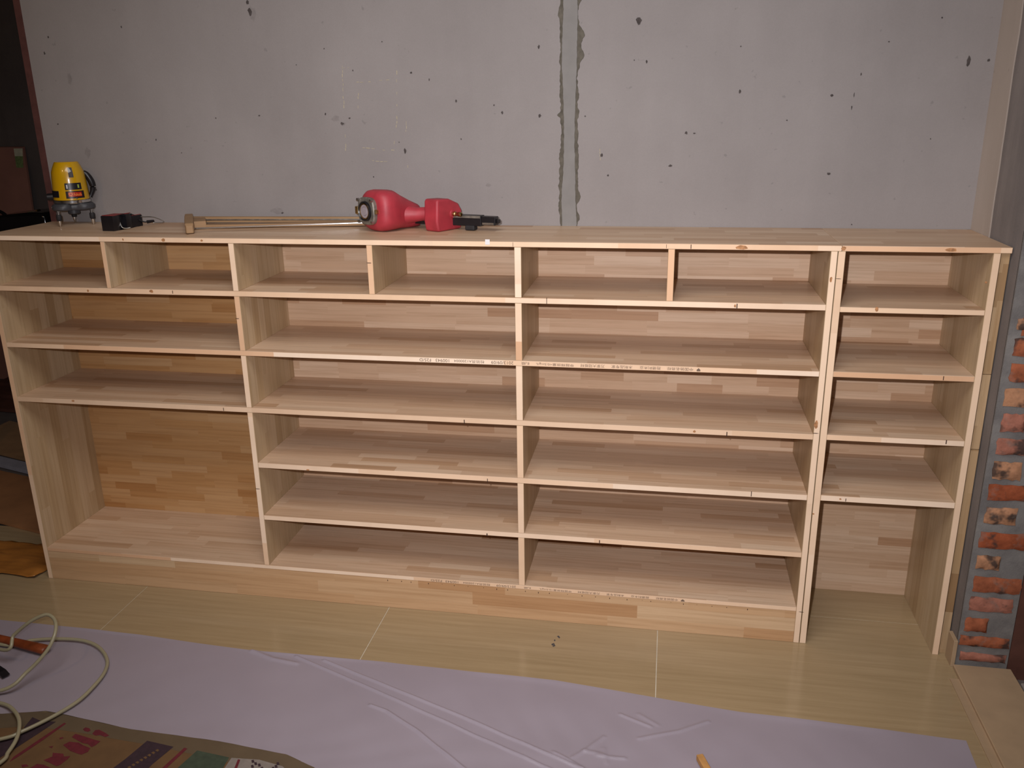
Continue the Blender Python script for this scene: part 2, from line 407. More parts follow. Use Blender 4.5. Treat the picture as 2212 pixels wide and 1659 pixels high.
# dark door casing beyond the brick jamb
struct(bx('trim_3', DARKWOOD, None, SX + 0.142, SX + 0.2, JY + 0.0, JY + 0.06, -0.03, 2.1))
struct(bx('trim_4', SILLM, None, SX + 0.205, SX + 0.215, JY - 0.03, JY + 0.0, -0.03, 2.1))
tag(MB().box(SX + 0.16, SX + 0.6, -0.5, JY - 0.055, -0.03, 0.0, bev=0.004).build('stone_slab', STONE), 'grey stone slab on the dark hall floor beyond the threshold', 'slab')
# reddish casing at the open left end of the plastered wall
struct(bx('trim_5', REDBROWN, None, -0.228, -0.2045, WY - 0.002, WY + 0.16, 0, 2.8))

# mortar-filled channel in the plaster
def ragged(xl, xr, z0, z1, amp, seed, y, mat, name, n=260, bumps=()):
    mb = MB(); L = []; R = []
    for i in range(n + 1):
        z = z0 + (z1 - z0) * i / n
        f = lambda s: amp * (mnoise.noise((s, z * 9, seed)) + 0.75 * mnoise.noise((s, z * 40, seed)) + .6 * mnoise.noise((s, z * 110, seed)))
        l = xl(z) + f(1.7); r = xr(z) + f(8.2)
        for (side, zc, h, d) in bumps:
            g = d * math.exp(-((z - zc) / h) ** 2)
            if side < 0: l -= g
            else: r += g
        L.append(Vector((l, y, z))); R.append(Vector((r, y, z)))
    a = [mb.bm.verts.new(p) for p in L]; b = [mb.bm.verts.new(p) for p in R]
    a2 = [mb.bm.verts.new((p.x - .001, WY + .0005, p.z)) for p in L]; b2 = [mb.bm.verts.new((p.x + .001, WY + .0005, p.z)) for p in R]
    for i in range(n):
        mb.bm.faces.new((a[i], a[i + 1], b[i + 1], b[i])); mb.bm.faces.new((a2[i], a2[i + 1], a[i + 1], a[i])); mb.bm.faces.new((b[i], b[i + 1], b2[i + 1], b2[i]))
    return mb.build(name, mat, wall_back)
pz = lambda py: on_plane(1228, py, 'y', WY).z
ragged(lambda z: 1.541, lambda z: 1.594, 1.19, 2.1, 0.0055, 3, WY - .0012, SEAM_D, 'channel_edge',
       bumps=[(1, pz(75), .022, .016), (1, pz(120), .02, .016), (-1, pz(30), .02, .008), (1, pz(0), .015, .01), (1, pz(205), .012, .006), (1, pz(425), .02, .008), (1, pz(470), .015, .008), (-1, pz(248), .006, .008)])
ragged(lambda z: 1.549 + 0.003 * math.sin(z * 14), lambda z: 1.588 + 0.003 * math.sin(z * 11 + 1), 1.19, 2.1, 0.0022, 5, WY - .0028, SEAM_L, 'channel_fill')
# pits, smudges and chalk lines on the plaster
def blob(mb, px, py, rx, ry, k, y=WY - .0012):
    rs = random.Random(k); c = on_plane(px, py, 'y', y); s = 2.1 / FPX; n = 11
    v = [mb.bm.verts.new((c.x + math.cos(2 * math.pi * i / n) * rx * s * rs.uniform(.6, 1.25), y, c.z + math.sin(2 * math.pi * i / n) * ry * s * rs.uniform(.6, 1.25))) for i in range(n)]
    mb.bm.faces.new(v)
mb = MB()
PITS = [(1380,44,7,9),(1164,101,3,5),(1166,250,4,5),(1085,243,3,4),(1397,133,3,4),(1370,130,1.5,1.5),(1264,251,2,2),(985,218,3,4),(984,278,0,0),(762,152,2,2.5),(888,157,3,3),(927,172,2,3),
        (875,326,4,7),(862,307,1.5,1.5),(807,382,2,2),(739,267,5,4),(703,246,2.5,3),(755,255,3,2),(1300,335,4,5),(1313,379,3,3),(1598,198,3,5),(1482,287,4,4),(1500,288,3,2),(1600,100,2,2),
        (1797,206,4,3),(2092,133,5,12),(2136,130,3,4),(2035,38,2,2),(1790,375,6,3),(1448,358,5,3),(540,25,6,10),(535,5,5,6),(262,58,2,3),(337,302,2,3),(466,255,2,2),(560,250,3,2),(610,460,4,2),(208,410,2,3),(125,268,3,2),
        (104,80,3,3),(96,115,3,5),(1700,260,2,2),(1860,160,2,4),(1845,205,1.5,6),(1840,232,1.5,6),(996,300,2,3),(1067,227,2,2),(700,105,2,2),(825,90,2,2),(1840,485,2,2),(392,330,1.5,1.5),(640,140,1.5,1.5),(1920,90,2,2),(2010,300,1.5,2)]
for k, (a, b, c, d) in enumerate(PITS):
    if c: blob(mb, a, b, c, d, k)
o = mb.build('plaster_pits', PIT, wall_back); o['kind'] = 'stuff'
mb = MB()
for k, (a, b, c, d) in enumerate([(725,256,12,9),(741,268,7,5),(600,455,22,9),(545,30,9,24),(150,170,7,18),(640,470,16,5),(1055,400,8,5),(190,330,10,14)]):
    blob(mb, a, b, c, d, 100 + k, WY - .0006)
o = mb.build('plaster_smudges', STAIN, wall_back); o['kind'] = 'stuff'
mb = MB(); rs = random.Random(3)
def chalk(p, q, wd=.0022, duty=.55):
    a = on_plane(*p, 'y', WY - .0008); b = on_plane(*q, 'y', WY - .0008); n = max(4, int((b - a).length / .012)); d = (b - a) / n; nn = Vector((-d.z, 0, d.x)).normalized()
    for i in range(n):
        if rs.random() < duty:
            s = a + d * (i + rs.uniform(0, .3)); e = s + d * rs.uniform(.4, .95); o_ = nn * wd * rs.uniform(.4, 1) * .5; j = nn * rs.uniform(-.0015, .0015)
            mb.bm.faces.new([mb.bm.verts.new(v) for v in (s - o_ + j, e - o_ + j, e + o_ + j, s + o_ + j)])
for p, q in [((769,178),(850,172)),((774,180),(772,300)),((857,150),(858,260)),((858,250),(850,330)),((739,140),(743,235)),((745,290),(747,330)),((782,320),(852,325)),((765,329),(780,340)),((802,347),(862,352)),((878,260),(877,300)),((880,345),(883,385)),((742,147),(760,146)),((1296,320),(1296,345))]:
    chalk(p, q)
o = mb.build('chalk_marks', CHALK, wall_back); o['kind'] = 'stuff'

# ------------------------------------------------------------------ cabinets
H = 1.2; T0 = 1.1851
la, lo = -0.2067, -0.2235
XS = dict(t1=(.1828, .1969), v1=(.5992, .6165), t2=(1.0243, 1.0416), v2=(1.4540, 1.4735), t3=(1.8755, 1.8934))
ra, rb = 2.2945, 2.3112; bl, bb = 2.3128, 2.3310; ca, cb = 2.6881, 2.7053; xe = 2.7307; xl = -0.2195
ZS = [(1.0264, 1.0425), (.8418, .8573), (.6572, .6735), (.4712, .4882), (.2879, .3038), (.1080, .1212)]
YB0, YB1 = 0.3300, 0.3355
cab = thing('shelving_cabinet', 'wide raw pine shelving cabinet with three bays along the plastered wall', 'cabinet', (1.05, 0.17, 0))
def edged(n, m, par, *a):
    o = bx(n, [m, W_EDGEV if m is W_UP else W_EDGE], par, *a, bev=.0009)
    for p in o.data.polygons:
        if p.normal.y < -.9: p.material_index = 1
    return o
b = lambda n, m, *a: edged(n, m, cab, *a)
b('top_board', W_TOP, lo, 2.3205, 0, YB1, T0, H)
b('side_panel', W_UP, lo, la, 0, YB1, 0, T0)
b('side_panel', W_UP, ra, rb, 0, YB1, 0, T0)
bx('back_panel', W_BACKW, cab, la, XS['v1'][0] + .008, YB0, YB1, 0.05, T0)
bx('back_panel', W_BACK, cab, XS['v1'][0] + .008, ra, YB0, YB1, 0.05, T0)
for z0, z1 in ZS[:3]: b('shelf', W_SHELF, la, ra, 0, YB0, z0, z1)
for z0, z1 in ZS[3:5]:
    b('shelf', W_SHELF, XS['v1'][1], ra, 0, YB0, z0, z1)
b('bottom_board', W_SHELF, la, ra, 0, YB0, *ZS[5])
bx('kick_board', W_KICK, cab, la, ra, 0.0012, 0.017, 0, ZS[5][0], bev=.0009)
for k in ('t1', 'v1', 't2', 'v2', 't3'): b('divider', W_UP, *XS[k], 0.0008, YB0, ZS[0][1], T0)
for k in ('v1', 'v2'):
    b('divider', W_UP, *XS[k], 0.0008, YB0, ZS[1][1], ZS[0][0])
    b('divider', W_UP, *XS[k], 0.0008, YB0, ZS[2][1], ZS[1][0])
b('divider', W_UP, *XS['v1'], 0.0008, YB0, ZS[5][1], ZS[2][0])
for i in (2, 3, 4): b('divider', W_UP, *XS['v2'], 0.0008, YB0, ZS[i + 1][1], ZS[i][0])
nar = thing('narrow_cabinet', 'narrow raw pine cabinet with four shelves and no floor beside the brick jamb', 'cabinet', (2.52, 0.17, 0))
c_ = lambda n, m, *a: edged(n, m, nar, *a)
c_('top_board', W_TOP, 2.3215, xe, 0, YB1, T0, H)
c_('side_panel', W_UP, bl, bb, 0, YB1, 0, T0)
c_('side_panel', W_UP, ca, cb, 0, YB1, 0, T0)
bx('back_panel', W_BACK, nar, bb, ca, YB0, YB1, 0.0, T0)
for z0, z1 in [(1.0232, 1.0375), (.8427, .8582), (.6586, .6745), (.4733, .4907)]: c_('shelf', W_SHELF, bb, ca, 0, YB0, z0, z1)
fil = thing('filler_strip', 'rough offcut strips filling the gap between narrow cabinet and cement wall', 'strip', (2.72, 0.03, 0))
for z0, z1 in [(.862, 1.184), (.648, .8605), (0.0, .6465)]:
    bx('strip_piece', W_STRIP, fil, 2.7105, 2.7315, 0.012, 0.055, z0, z1, bev=.0006)
# joint lines, knots on the front edges
def marks(name, mat, items, parent):
    mb = MB(); s = 2.4 / FPX
    for px, py, wpx, hpx in items:
        c = on_plane(px, py, 'y', 0)
        if c.z > T0: c.z = (T0 + H) / 2; hpx = min(hpx, 9)
        if wpx >= 4:
            n = 10; mb.prism([(c.x + math.cos(6.2832 * i / n) * wpx * s * .5 * random.uniform(.75, 1.2), -.0004, c.z + math.sin(6.2832 * i / n) * hpx * s * .5 * random.uniform(.8, 1.1)) for i in range(n)], (0, .0014, 0))
        else: mb.box(c.x - wpx * s * .5, c.x + wpx * s * .5, -.0005, .001, c.z - hpx * s * .5, c.z + hpx * s * .5)
    o = mb.build(name, mat, parent); o['kind'] = 'stuff'
marks('joint_lines', TICK, [(1493,527,1.6,15),(1181,650,1.3,14),(1592,661,2,10),(373,631,1.5,7),(483,884,1.5,8),(1003,911,2,10),(1570,938,2,11),(1053,1038,1.6,10),(1623,1067,1.6,12),(1295,1171,2,10),(1052,1155,2.5,7),
       (512,688,11,1.2),(556,1056,11,1.2),(797,568,11,1.4),(1762,936,12,1.6),(1440,520,0.8,8),(1108,527,.8,14),(494,518,.7,12)][:17], cab)
marks('knots', KNOT, [(1603,531,26,10),(327,629,10,8),(190,628,6,7),(352,514,9,9),(435,514,6,5),(265,513,4,5),(158,866,8,5),(1795,604,5,13),(1588,661,5,7),(1500,932,6,6),(665,1015,8,4),(1763,918,8,20)], cab)
marks('joint_lines', TICK, [(2038,817,1.5,9),(2044,955,2,9),(1827,1080,1.5,7),(1811,602,12,1.2),(1731,1322,12,1.4)], nar)
marks('knots', KNOT, [(2055,539,22,9),(1823,534,10,12),(1894,668,8,10),(1815,1078,6,4),(1757,1110,4,4),(2130,610,5,5)], nar)
p = on_plane(1053, 523, 'y', 0)
MB().box(p.x - .0065, p.x + .0065, -.0007, .0002, p.z - .007, p.z + .0075).build('paper_label', PAPER, cab)['label'] = 'small white paper tab'
# nail heads along the kick board
mb = MB()
for i in range(26):
    x = 1.02 + i * .045 + random.uniform(-.01, .01); mb.box(x - .001, x + .001, .0006, .003, .100 + random.uniform(-.003, .003), .1022)
o = mb.build('nail_heads', TICK, cab); o['kind'] = 'stuff'
# stamped lettering, printed upside down along two shelf edges
STAMP = ['F25/D', '100943', '检验员A1200004', '2013/09/09', 'E₁级', '甲醛释放量<0.5mg/L', '万家大冠板材', '木制品专家', '胜德利木业', '中国驰名商标']
EX1 = [(906,931),(941,970),(981,1046),(1061,1109),(1126,1143),(1157.6,1239),(1254,1306),(1321,1366),(1382,1427),(1441,1497)]
EX2 = [(931,955),(963,990),(1001,1059),(1072.6,1114.6),(1131.6,1146.5),(1165,1234),(1248,1296),(1310,1348),(1363,1402),(1417,1464)]
TM = [text_mesh(s) for s in STAMP]
def stamp(ex, pyf, z0, z1, logo):
    def put(Vs, Fs):
        me = bpy.data.meshes.new('stamped_lettering'); me.from_pydata(Vs, [], Fs); me.update()
        link('stamped_lettering', me, INK, cab)
    for (a, b_), (V, F) in zip(ex, TM):
        Vs = []; Fs = []
        if not len(V): continue
        xa = on_plane(a, pyf(a), 'y', 0).x; xb = on_plane(b_, pyf(b_), 'y', 0).x
        mx = V[:, :2].max(0); base = len(Vs)
        for v in V: Vs.append((xb - (xb - xa) * v[0] / mx[0], -.0006, z1 - (z1 - z0) * v[1] / mx[1]))
        Fs += [[i + base for i in f] for f in F]; put(Vs, Fs)
    Vs = []; Fs = []
    xa = on_plane(logo[0], pyf(logo[0]), 'y', 0).x; xb = on_plane(logo[1], pyf(logo[1]), 'y', 0).x; base = len(Vs)
    zm = z0 + (z1 - z0) * .45
    for q in [(xa, z0), (xb, z0), (xb, zm), ((xa + xb) / 2, z1), (xa, zm)]: Vs.append((q[0], -.0006, q[1]))
    Fs.append([base + i for i in range(5)]); put(Vs, Fs)
stamp(EX1, lambda x: 771 + (x - 890) * .0425, .8452, .8545, (1505, 1513))
stamp(EX2, lambda x: 1262 + (x - 930) * .055, .1105, .1180, (1471, 1479))

# ------------------------------------------------------------------ laser level
LC = Vector((-0.080, 0.262, H))
las = thing('laser_level', 'yellow and black laser level on three feet at the left end of the cabinet top', 'laser level', LC)
Lz = lambda dz: H + dz
body_prof = [(.0, .072), (.054, .072), (.0555, .076), (.0555, .083), (.0548, .085), (.0535, .110), (.0512, .150), (.0490, .172), (.044, .186), (.0365, .2025), (.0345, .2045), (.0, .2045)]
def rad(z):
    for (r0, z0), (r1, z1) in zip(body_prof[4:], body_prof[5:]):
        if z0 <= z <= z1: return r0 + (r1 - r0) * (z - z0) / max(1e-6, z1 - z0)
    return .0555
TL = Matrix.Translation(LC)
MB().lathe([(.0535, .0845)] + body_prof[4:-1], TL, 40).build('body', YELLOW, las, smooth=True, angle=25)
MB().lathe([(.054, .073), (.0562, .075), (.0562, .083), (.054, .085)], TL, 40).build('base_ring', CHROME, las, smooth=True)
def patch(name, mat, a0, a1, z0, z1, off, par, n=10, skew=0.0):
    mb = MB(); a0, a1 = math.radians(a0), math.radians(a1)
    rows = []
    m = max(3, int((z1 - z0) / .008))
    for k, rr in ((0, -.001), (1, off)):
        rows.append([[mb.bm.verts.new(LC + Vector(((rad(z) + rr) * math.cos(a), (rad(z) + rr) * math.sin(a), z))) for a in [a0 + (a1 - a0) * i / n + skew * j / m for i in range(n + 1)]] for j, z in enumerate([z0 + (z1 - z0) * j / m for j in range(m + 1)])])
    f, g = rows
    for j in range(m):
        for i in range(n): mb.bm.faces.new((g[j][i], g[j][i + 1], g[j + 1][i + 1], g[j + 1][i]))
        mb.bm.faces.new((f[j][0], g[j][0], g[j + 1][0], f[j + 1][0])); mb.bm.faces.new((f[j][n], g[j][n], g[j + 1][n], f[j + 1][n]))
    for i in range(n):
        mb.bm.faces.new((f[0][i], g[0][i], g[0][i + 1], f[0][i + 1])); mb.bm.faces.new((f[m][i], g[m][i], g[m][i + 1], f[m][i + 1]))
    return mb.build(name, mat, par, smooth=True)
patch('window_slot', SLOT, -52, -36, .157, .188, .0012, las)
pan = patch('control_panel', BLACK, -70, -15, .118, .139, .0015, las)
patch('button', GREENB, -29, -24, .123, .134, .0024, pan, 3); patch('button', WHITEB, -65, -61, .122, .134, .0024, pan, 3)
lab = patch('brand_label', LABELK, -70, -9, .0905, .1135, .0012, las)
patch('label_field', LABELR, -62, -19, .096, .110, .0018, lab)
def curved_text(s, a0, a1, z0, z1, off, mat, par, name):
    V, F = text_mesh(s)
    if not len(V): return
    mx = V[:, :2].max(0); a0, a1 = math.radians(a0), math.radians(a1); vs = []
    for v in V:
        a = a0 + (a1 - a0) * v[0] / mx[0]; z = z0 + (z1 - z0) * v[1] / mx[1]; r = rad(z) + off
        vs.append(LC + Vector((r * math.cos(a), r * math.sin(a), z)))
    me = bpy.data.meshes.new(name); me.from_pydata([tuple(v) for v in vs], [], F); me.update(); link(name, me, mat, par)
curved_text('Fukuda', -45, -20, .0985, .1075, .0022, LABELO, lab, 'brand_lettering')
curved_text('Q', -61, -49, .097, .1095, .0022, LABELO, lab, 'brand_emblem')
patch('side_window', BLACK, -146, -95, .094, .115, .0015, las)
K = LC + Vector((.052 * math.cos(math.radians(-148)), .052 * math.sin(math.radians(-148)), .094))
dk = Vector((math.cos(math.radians(-148)), math.sin(math.radians(-148)), 0))
MB().cyl(K, K + dk * .02, .0125, .011, 18).build('adjusting_knob', BLACK, las, smooth=True)
ah = math.radians(38); hd = Vector((math.cos(ah), math.sin(ah), 0))
pts = catmull([LC + hd * .046 + Vector((0, 0, .170)), LC + hd * .056 + Vector((0, 0, .160)), LC + hd * .066 + Vector((0, 0, .138)), LC + hd * .068 + Vector((0, 0, .115)), LC + hd * .056 + Vector((0, 0, .088))], 6)
MB().tube(pts, lambda t: .0065 + .0045 * math.sin(math.pi * min(1, t * 1.1)), 10).build('carry_handle', BLACK, las, smooth=True)
MB().cyl(LC + hd * .042 + Vector((0, -.006, .162)), LC + hd * .054 + Vector((0, -.014, .166)), .006).build('handle_pivot', CHROME, las, smooth=True)
s_ = LC + Vector((.0535 * math.cos(math.radians(-38)), .0535 * math.sin(math.radians(-38)), .0905))
MB().cyl(s_, s_ + Vector((.003, -.0025, 0)), .0024).build('screw', CHROME, las, smooth=True)
# three-armed base
FA = [-104, 6, 128]
mb = MB(); ring0 = []; n = 60
for i in range(n):
    a = 2 * math.pi * i / n; d = max(math.cos(a - math.radians(f)) for f in FA)
    r = .046 + .026 * max(0, (d - .72) / .28) ** .8
    ring0.append((r * math.cos(a), r * math.sin(a)))
mb.loft([[LC + Vector((x * .94, y * .94, .052)) for x, y in ring0], [LC + Vector((x, y, .056)) for x, y in ring0], [LC + Vector((x, y, .066)) for x, y in ring0], [LC + Vector((x * .9, y * .9, .0725)) for x, y in ring0]])
base = mb.build('base_plate', DGREY, las, smooth=True)
MB().lathe([(.016, .036), (.0185, .038), (.0185, .056)], TL, 20).build('centre_boss', DGREY, las, smooth=True)
for f in FA:
    a = math.radians(f); P = LC + Vector((.061 * math.cos(a), .061 * math.sin(a), 0)); TP = Matrix.Translation(P)
    leg = MB().lathe([(.0052, .036), (.0052, .056)], TP, 14).build('levelling_foot', CHROME, las, smooth=True)
    MB().lathe([(.006, .019), (.0085, .022), (.0085, .036), (.0065, .04)], TP, 14).build('thumbwheel', RUBBER, leg, smooth=True)
    MB().lathe([(.0012, .0003), (.005, .012), (.005, .021)], TP, 14).build('tip', CHROME, leg, smooth=True)
kl = LC + Vector((.064 * math.cos(math.radians(-142)), .064 * math.sin(math.radians(-142)), .061))
MB().cyl(LC + (kl - LC) * .7 + Vector((0, 0, .018)), kl, .006).build('side_screw', CHROME, las, smooth=True)

# ------------------------------------------------------------------ ink line reel
ik = thing('ink_line_reel', 'black ink line reel with worn red top lying between laser level and saw', 'ink reel', (0.12, 0.14, H))
outline = [(216,490),(222,499),(247,499.5),(262,496.5),(270,494),(274,491),(280,493),(290,492),(296,489.5),(295,487.5),(281,486),(268,484.5),(240,483.5),(222,485.5)]
front = [on_plane(a, b_, 'z', H) for a, b_ in [(222, 499), (247, 499.6), (256, 498), (264, 495.5), (268, 492.5), (272, 491.5), (276, 493.4), (292, 490.5)]]
for p in front: p.z = H
q0 = front[0]; q1 = front[-1]; ux = (q1 - q0).normalized(); uy = Vector((.16, .987, 0)); Lr = (q1 - q0).length
dep_ = [.058, .058, .056, .05, .042, .038, .040, .036]
back = [p + uy * d for p, d in zip(front, dep_)]
base_pts = front + back[::-1]
hf = [.047, .047, .047, .045, .040, .038, .037, .037]; hh = hf + hf[::-1]
mb = MB(); mb.loft([base_pts, [p + Vector((0, 0, h_ - .002)) for p, h_ in zip(base_pts, hh)], [p + (sum(base_pts, Vector()) / len(base_pts) - p) * .03 + Vector((0, 0, h_)) for p, h_ in zip(base_pts, hh)]])
rb_ = mb.build('reel_body', BLACK, ik, smooth=True, angle=30)
def topplate(ii, z):
    pts_ = [front[i] for i in ii] + [back[i] for i in ii[::-1]]; c_0 = sum(pts_, Vector()) / len(pts_)
    MB().prism([c_0 + (p - c_0) * .93 + Vector((0, 0, z)) for p in pts_], (0, 0, .0018)).build('red_top', REDTOP, ik)
topplate([0, 1, 2, 3], .0468); topplate([5, 6, 7], .0372)
F3 = front[3]
cp = catmull([F3 + Vector((-.008, -.004, .036)), F3 + Vector((-.001, -.006, .024)), F3 + Vector((.006, -.008, .008)), F3 + Vector((.018, -.006, .004)), F3 + Vector((.03, .0, .006))], 6)
MB().tube(cp, .0018, 6).build('crank_wire', STEEL, ik, smooth=True)
e0 = q0 + ux * Lr + uy * .02
c1 = on_plane(352, 480.5, 'z', H + .004)
mb = MB(); mb.tube(catmull([e0 + Vector((0, 0, .022)), e0.lerp(c1, .2) + Vector((0, 0, .012)), e0.lerp(c1, .36) + Vector((0, 0, .010))], 5), .0022, 6)
mb.build('cord', RUBBER, ik, smooth=True)
MB().cyl(e0.lerp(c1, .34) + Vector((0, 0, .010)), e0.lerp(c1, .62) + Vector((0, 0, .010)), .0055, .004, 10).build('line_pin', BLACK, ik, smooth=True)
MB().tube(catmull([e0 + Vector((0, .01, .03)), e0.lerp(c1, .5) + Vector((0, .012, .023)), e0.lerp(c1, .95) + Vector((0, .006, .006)), c1, e0.lerp(c1, .75) + Vector((0, -.006, .003)), e0.lerp(c1, .6) + Vector((0, -.002, .004))], 6), .0013, 6).build('line_loop', STEEL, ik, smooth=True)

# ------------------------------------------------------------------ frame saw
saw = thing('frame_saw', 'old wooden frame saw lying on the cabinet top, blade end under the nail gun', 'saw', (0.45, 0.2, H))
A0 = on_plane(411, 506, 'z', H); A0.z = H
A1 = on_plane(410, 476, 'z', H); A1 = A0.lerp(A1, min(1, (.322 - A0.y) / (A1.y - A0.y))); A1.z = H
ad = (A1 - A0).normalized(); an = Vector((ad.y, -ad.x, 0))
Lq = (A1 - A0).length
mb = MB(); rings = []
for t, hz, wz in [(0, .024, .010), (.03, .032, .0125), (.3, .034, .0135), (.7, .034, .0135), (.96, .032, .0125), (1, .024, .010)]:
    c = A0 + ad * (Lq * t); rings.append([c - an * wz + Vector((0, 0, .002)), c + an * wz + Vector((0, 0, .002)), c + an * wz + Vector((0, 0, hz)), c - an * wz + Vector((0, 0, hz))])
mb.loft(rings).build('end_arm', SAWWOOD, saw, bevel=.003)
S0 = A0 + ad * (Lq * .55); E = on_plane(800, 474, 'z', H + .012); E.y = min(E.y, .30)
sd = (Vector((E.x, E.y, 0)) - Vector((S0.x, S0.y, 0))); sn = Vector((-sd.y, sd.x, 0)).normalized()
def bar(name, P, Q, wd, z0, z1, mat, par=saw, bev=.001):
    P = Vector((P.x, P.y, 0)); Q = Vector((Q.x, Q.y, 0)); d = (Q - P); nn = Vector((-d.y, d.x, 0)).normalized() * (wd / 2)
    return MB().loft([[P - nn + Vector((0, 0, z0)), P + nn + Vector((0, 0, z0)), P + nn + Vector((0, 0, z1)), P - nn + Vector((0, 0, z1))], [Q - nn + Vector((0, 0, z0)), Q + nn + Vector((0, 0, z0)), Q + nn + Vector((0, 0, z1)), Q - nn + Vector((0, 0, z1))]]).build(name, mat, par, bevel=bev)
E2 = Vector((.955, .318, 0))
B0 = A0 + ad * (Lq * .86)
bar('back_rail', B0, E2, .016, H + .008, H + .026, SAWWOOD)
bar('cheek_block', A0 + ad * (Lq * .60) + an * .012, A0 + ad * (Lq * .60) + an * .05 , .13, H + .003, H + .025, SAWWOOD)
bar('stretcher', A0 + ad * (Lq * .42) + an * .05, Vector((.945, .292, 0)), .022, H + .003, H + .013, SAWWOOD)
bar('tension_rod', A0 + ad * (Lq * .72) + an * .012, Vector((.95, .306, 0)), .005, H + .017, H + .0215, STEEL)
b0 = A0 + ad * .03; b1 = Vector((.942, .272, 0)); bar('saw_blade', b0 + an * .006, b1, .004, H + .012, H + .0155, CHROME, bev=.0004)
mb = MB(); d = b1 - Vector((b0.x, b0.y, 0)); nseg = 90; nn = Vector((-d.y, d.x, 0)).normalized()
for i in range(nseg):
    a = Vector((b0.x, b0.y, 0)) + d * ((i + .1) / nseg); c = a + d * (.8 / nseg)
    v = [mb.bm.verts.new(q) for q in (a - nn * .002 + Vector((0, 0, H + .0135)), c - nn * .002 + Vector((0, 0, H + .0135)), a.lerp(c, .5) - nn * .0052 + Vector((0, 0, H + .0135)))]; mb.bm.faces.new(v)
o = mb.build('teeth', STEEL, saw); o['kind'] = 'stuff'

# ------------------------------------------------------------------ nail gun
gun = thing('nail_gun', 'red pneumatic nail gun with black magazine lying on its side on the cabinet top', 'nail gun', (1.1, 0.2, H))
ga = Vector((.58, .815, 0)).normalized(); gp_h = Vector((ga.y, -ga.x, 0)); gh = Vector((.88, -.476, 0)).normalized(); gq = Vector((.476, .88, 0)); gz = Vector((0, 0, 1))
G0 = Vector((0.985, 0.165, H + .0625))          # centre of the cap
def gp(a, h, z): return G0 + ga * a + gp_h * h + gz * z
def superring(a, rh, rz, ch=0, cz=0, n=28, e=3.2):
    out = []
    for i in range(n):
        t = 2 * math.pi * i / n; c, s = math.cos(t), math.sin(t)
        out.append(gp(a, ch + rh * math.copysign(abs(c) ** (2 / e), c), cz + rz * math.copysign(abs(s) ** (2 / e), s)))
    return out
mb = MB()
mb.loft([superring(a, rh, rz, ch, cz) for a, rh, rz, ch, cz in [(.0, .040, .042, .006, .0), (.004, .052, .054, .006, .0), (.014, .060, .0605, .008, .0), (.03, .062, .062, .010, .0), (.062, .061, .060, .008, -.001), (.09, .050, .053, .004, -.008), (.13, .040, .043, .006, -.0185), (.160, .034, .036, .010, -.0255), (.165, .027, .030, .010, -.0255)]])
gb = mb.build('gun_body', RED, gun, smooth=True, angle=60)
# exhaust cap: square flange with bolts, ring and disc
mb = MB(); rg = []
for i in range(32):
    t = 2 * math.pi * i / 32; c, s = math.cos(t), math.sin(t)
    rg.append((.041 * math.copysign(abs(c) ** .62, c), .041 * math.copysign(abs(s) ** .62, s)))
fo = Vector((0, 0, 0)); FH = -.004; FZ = 0.0
mb.loft([[gp(.004, FH + x, FZ + z) for x, z in rg], [gp(-.010, FH + x, FZ + z) for x, z in rg], [gp(-.013, FH + x * .93, FZ + z * .93) for x, z in rg]])
fl = mb.build('cap_flange', GUNMETAL, gun, smooth=True)
def disc(name, mat, par, prof, h=FH, z=FZ, n=28):
    mb = MB(); mb.loft([[gp(a, h + r * math.cos(2 * math.pi * i / n), z + r * math.sin(2 * math.pi * i / n)) for i in range(n)] for a, r in prof]); return mb.build(name, mat, par, smooth=True, angle=50)
disc('cap_ring', BLACK, fl, [(-.010, .030), (-.019, .0298), (-.021, .027), (-.014, .0225), (-.013, .021)])
disc('cap_rim', BRASS, fl, [(-.0125, .0232), (-.0185, .0232), (-.0185, .0205), (-.0125, .0205)])
disc('cap_disc', GREYDISC, fl, [(-.012, .0215), (-.0175, .020), (-.0175, .014), (-.0155, .0135), (-.0155, .0125), (-.018, .012), (-.0182, .0005)])
for sx in (-1, 1):
    for sz in (-1, 1): disc('bolt', STEEL, fl, [(-.012, .0055), (-.019, .0055), (-.0195, .003)], FH + sx * .0325, FZ + sz * .0325, 6)
MB().loft([[gp(a, FH + h_, FZ + z) for h_, z in ((-.052, -.012), (-.036, -.012), (-.036, .012), (-.052, .012))] for a in (-.016, .0)]).build('deflector', BRASS, fl, bevel=.003)
MB().loft([[gp(a, FH + h_, FZ + z) for h_, z in ((.037, -.007), (.048, -.006), (.048, .006), (.037, .007))] for a in (-.010, .004)]).build('lug', BRASS, fl, bevel=.002)
# handle
cor = on_plane(948, 502, 'z', H)                 # front bottom corner of the end block
HC = gp(.085, .0, -.018); BC = cor - gh * .055 + gq * .052; BC.z = HC.z + .010
gd = (Vector((BC.x, BC.y, 0)) - Vector((HC.x, HC.y, 0))); HL = gd.length; gd.normalize(); gn = Vector((-gd.y, gd.x, 0))
mb = MB(); rr = []
for t, r, dz in [(.03, .034, .0), (.055, .027, 0), (.08, .0215, .0), (HL * .75, .0205, .002), (HL + .01, .0215, .004)]:
    c = HC + gd * t + gz * dz; rr.append([c + gn * (r * 1.05 * math.cos(2 * math.pi * i / 20)) + gz * (r * math.sin(2 * math.pi * i / 20)) for i in range(20)])
mb.loft(rr).build('grip', RED, gun, smooth=True)
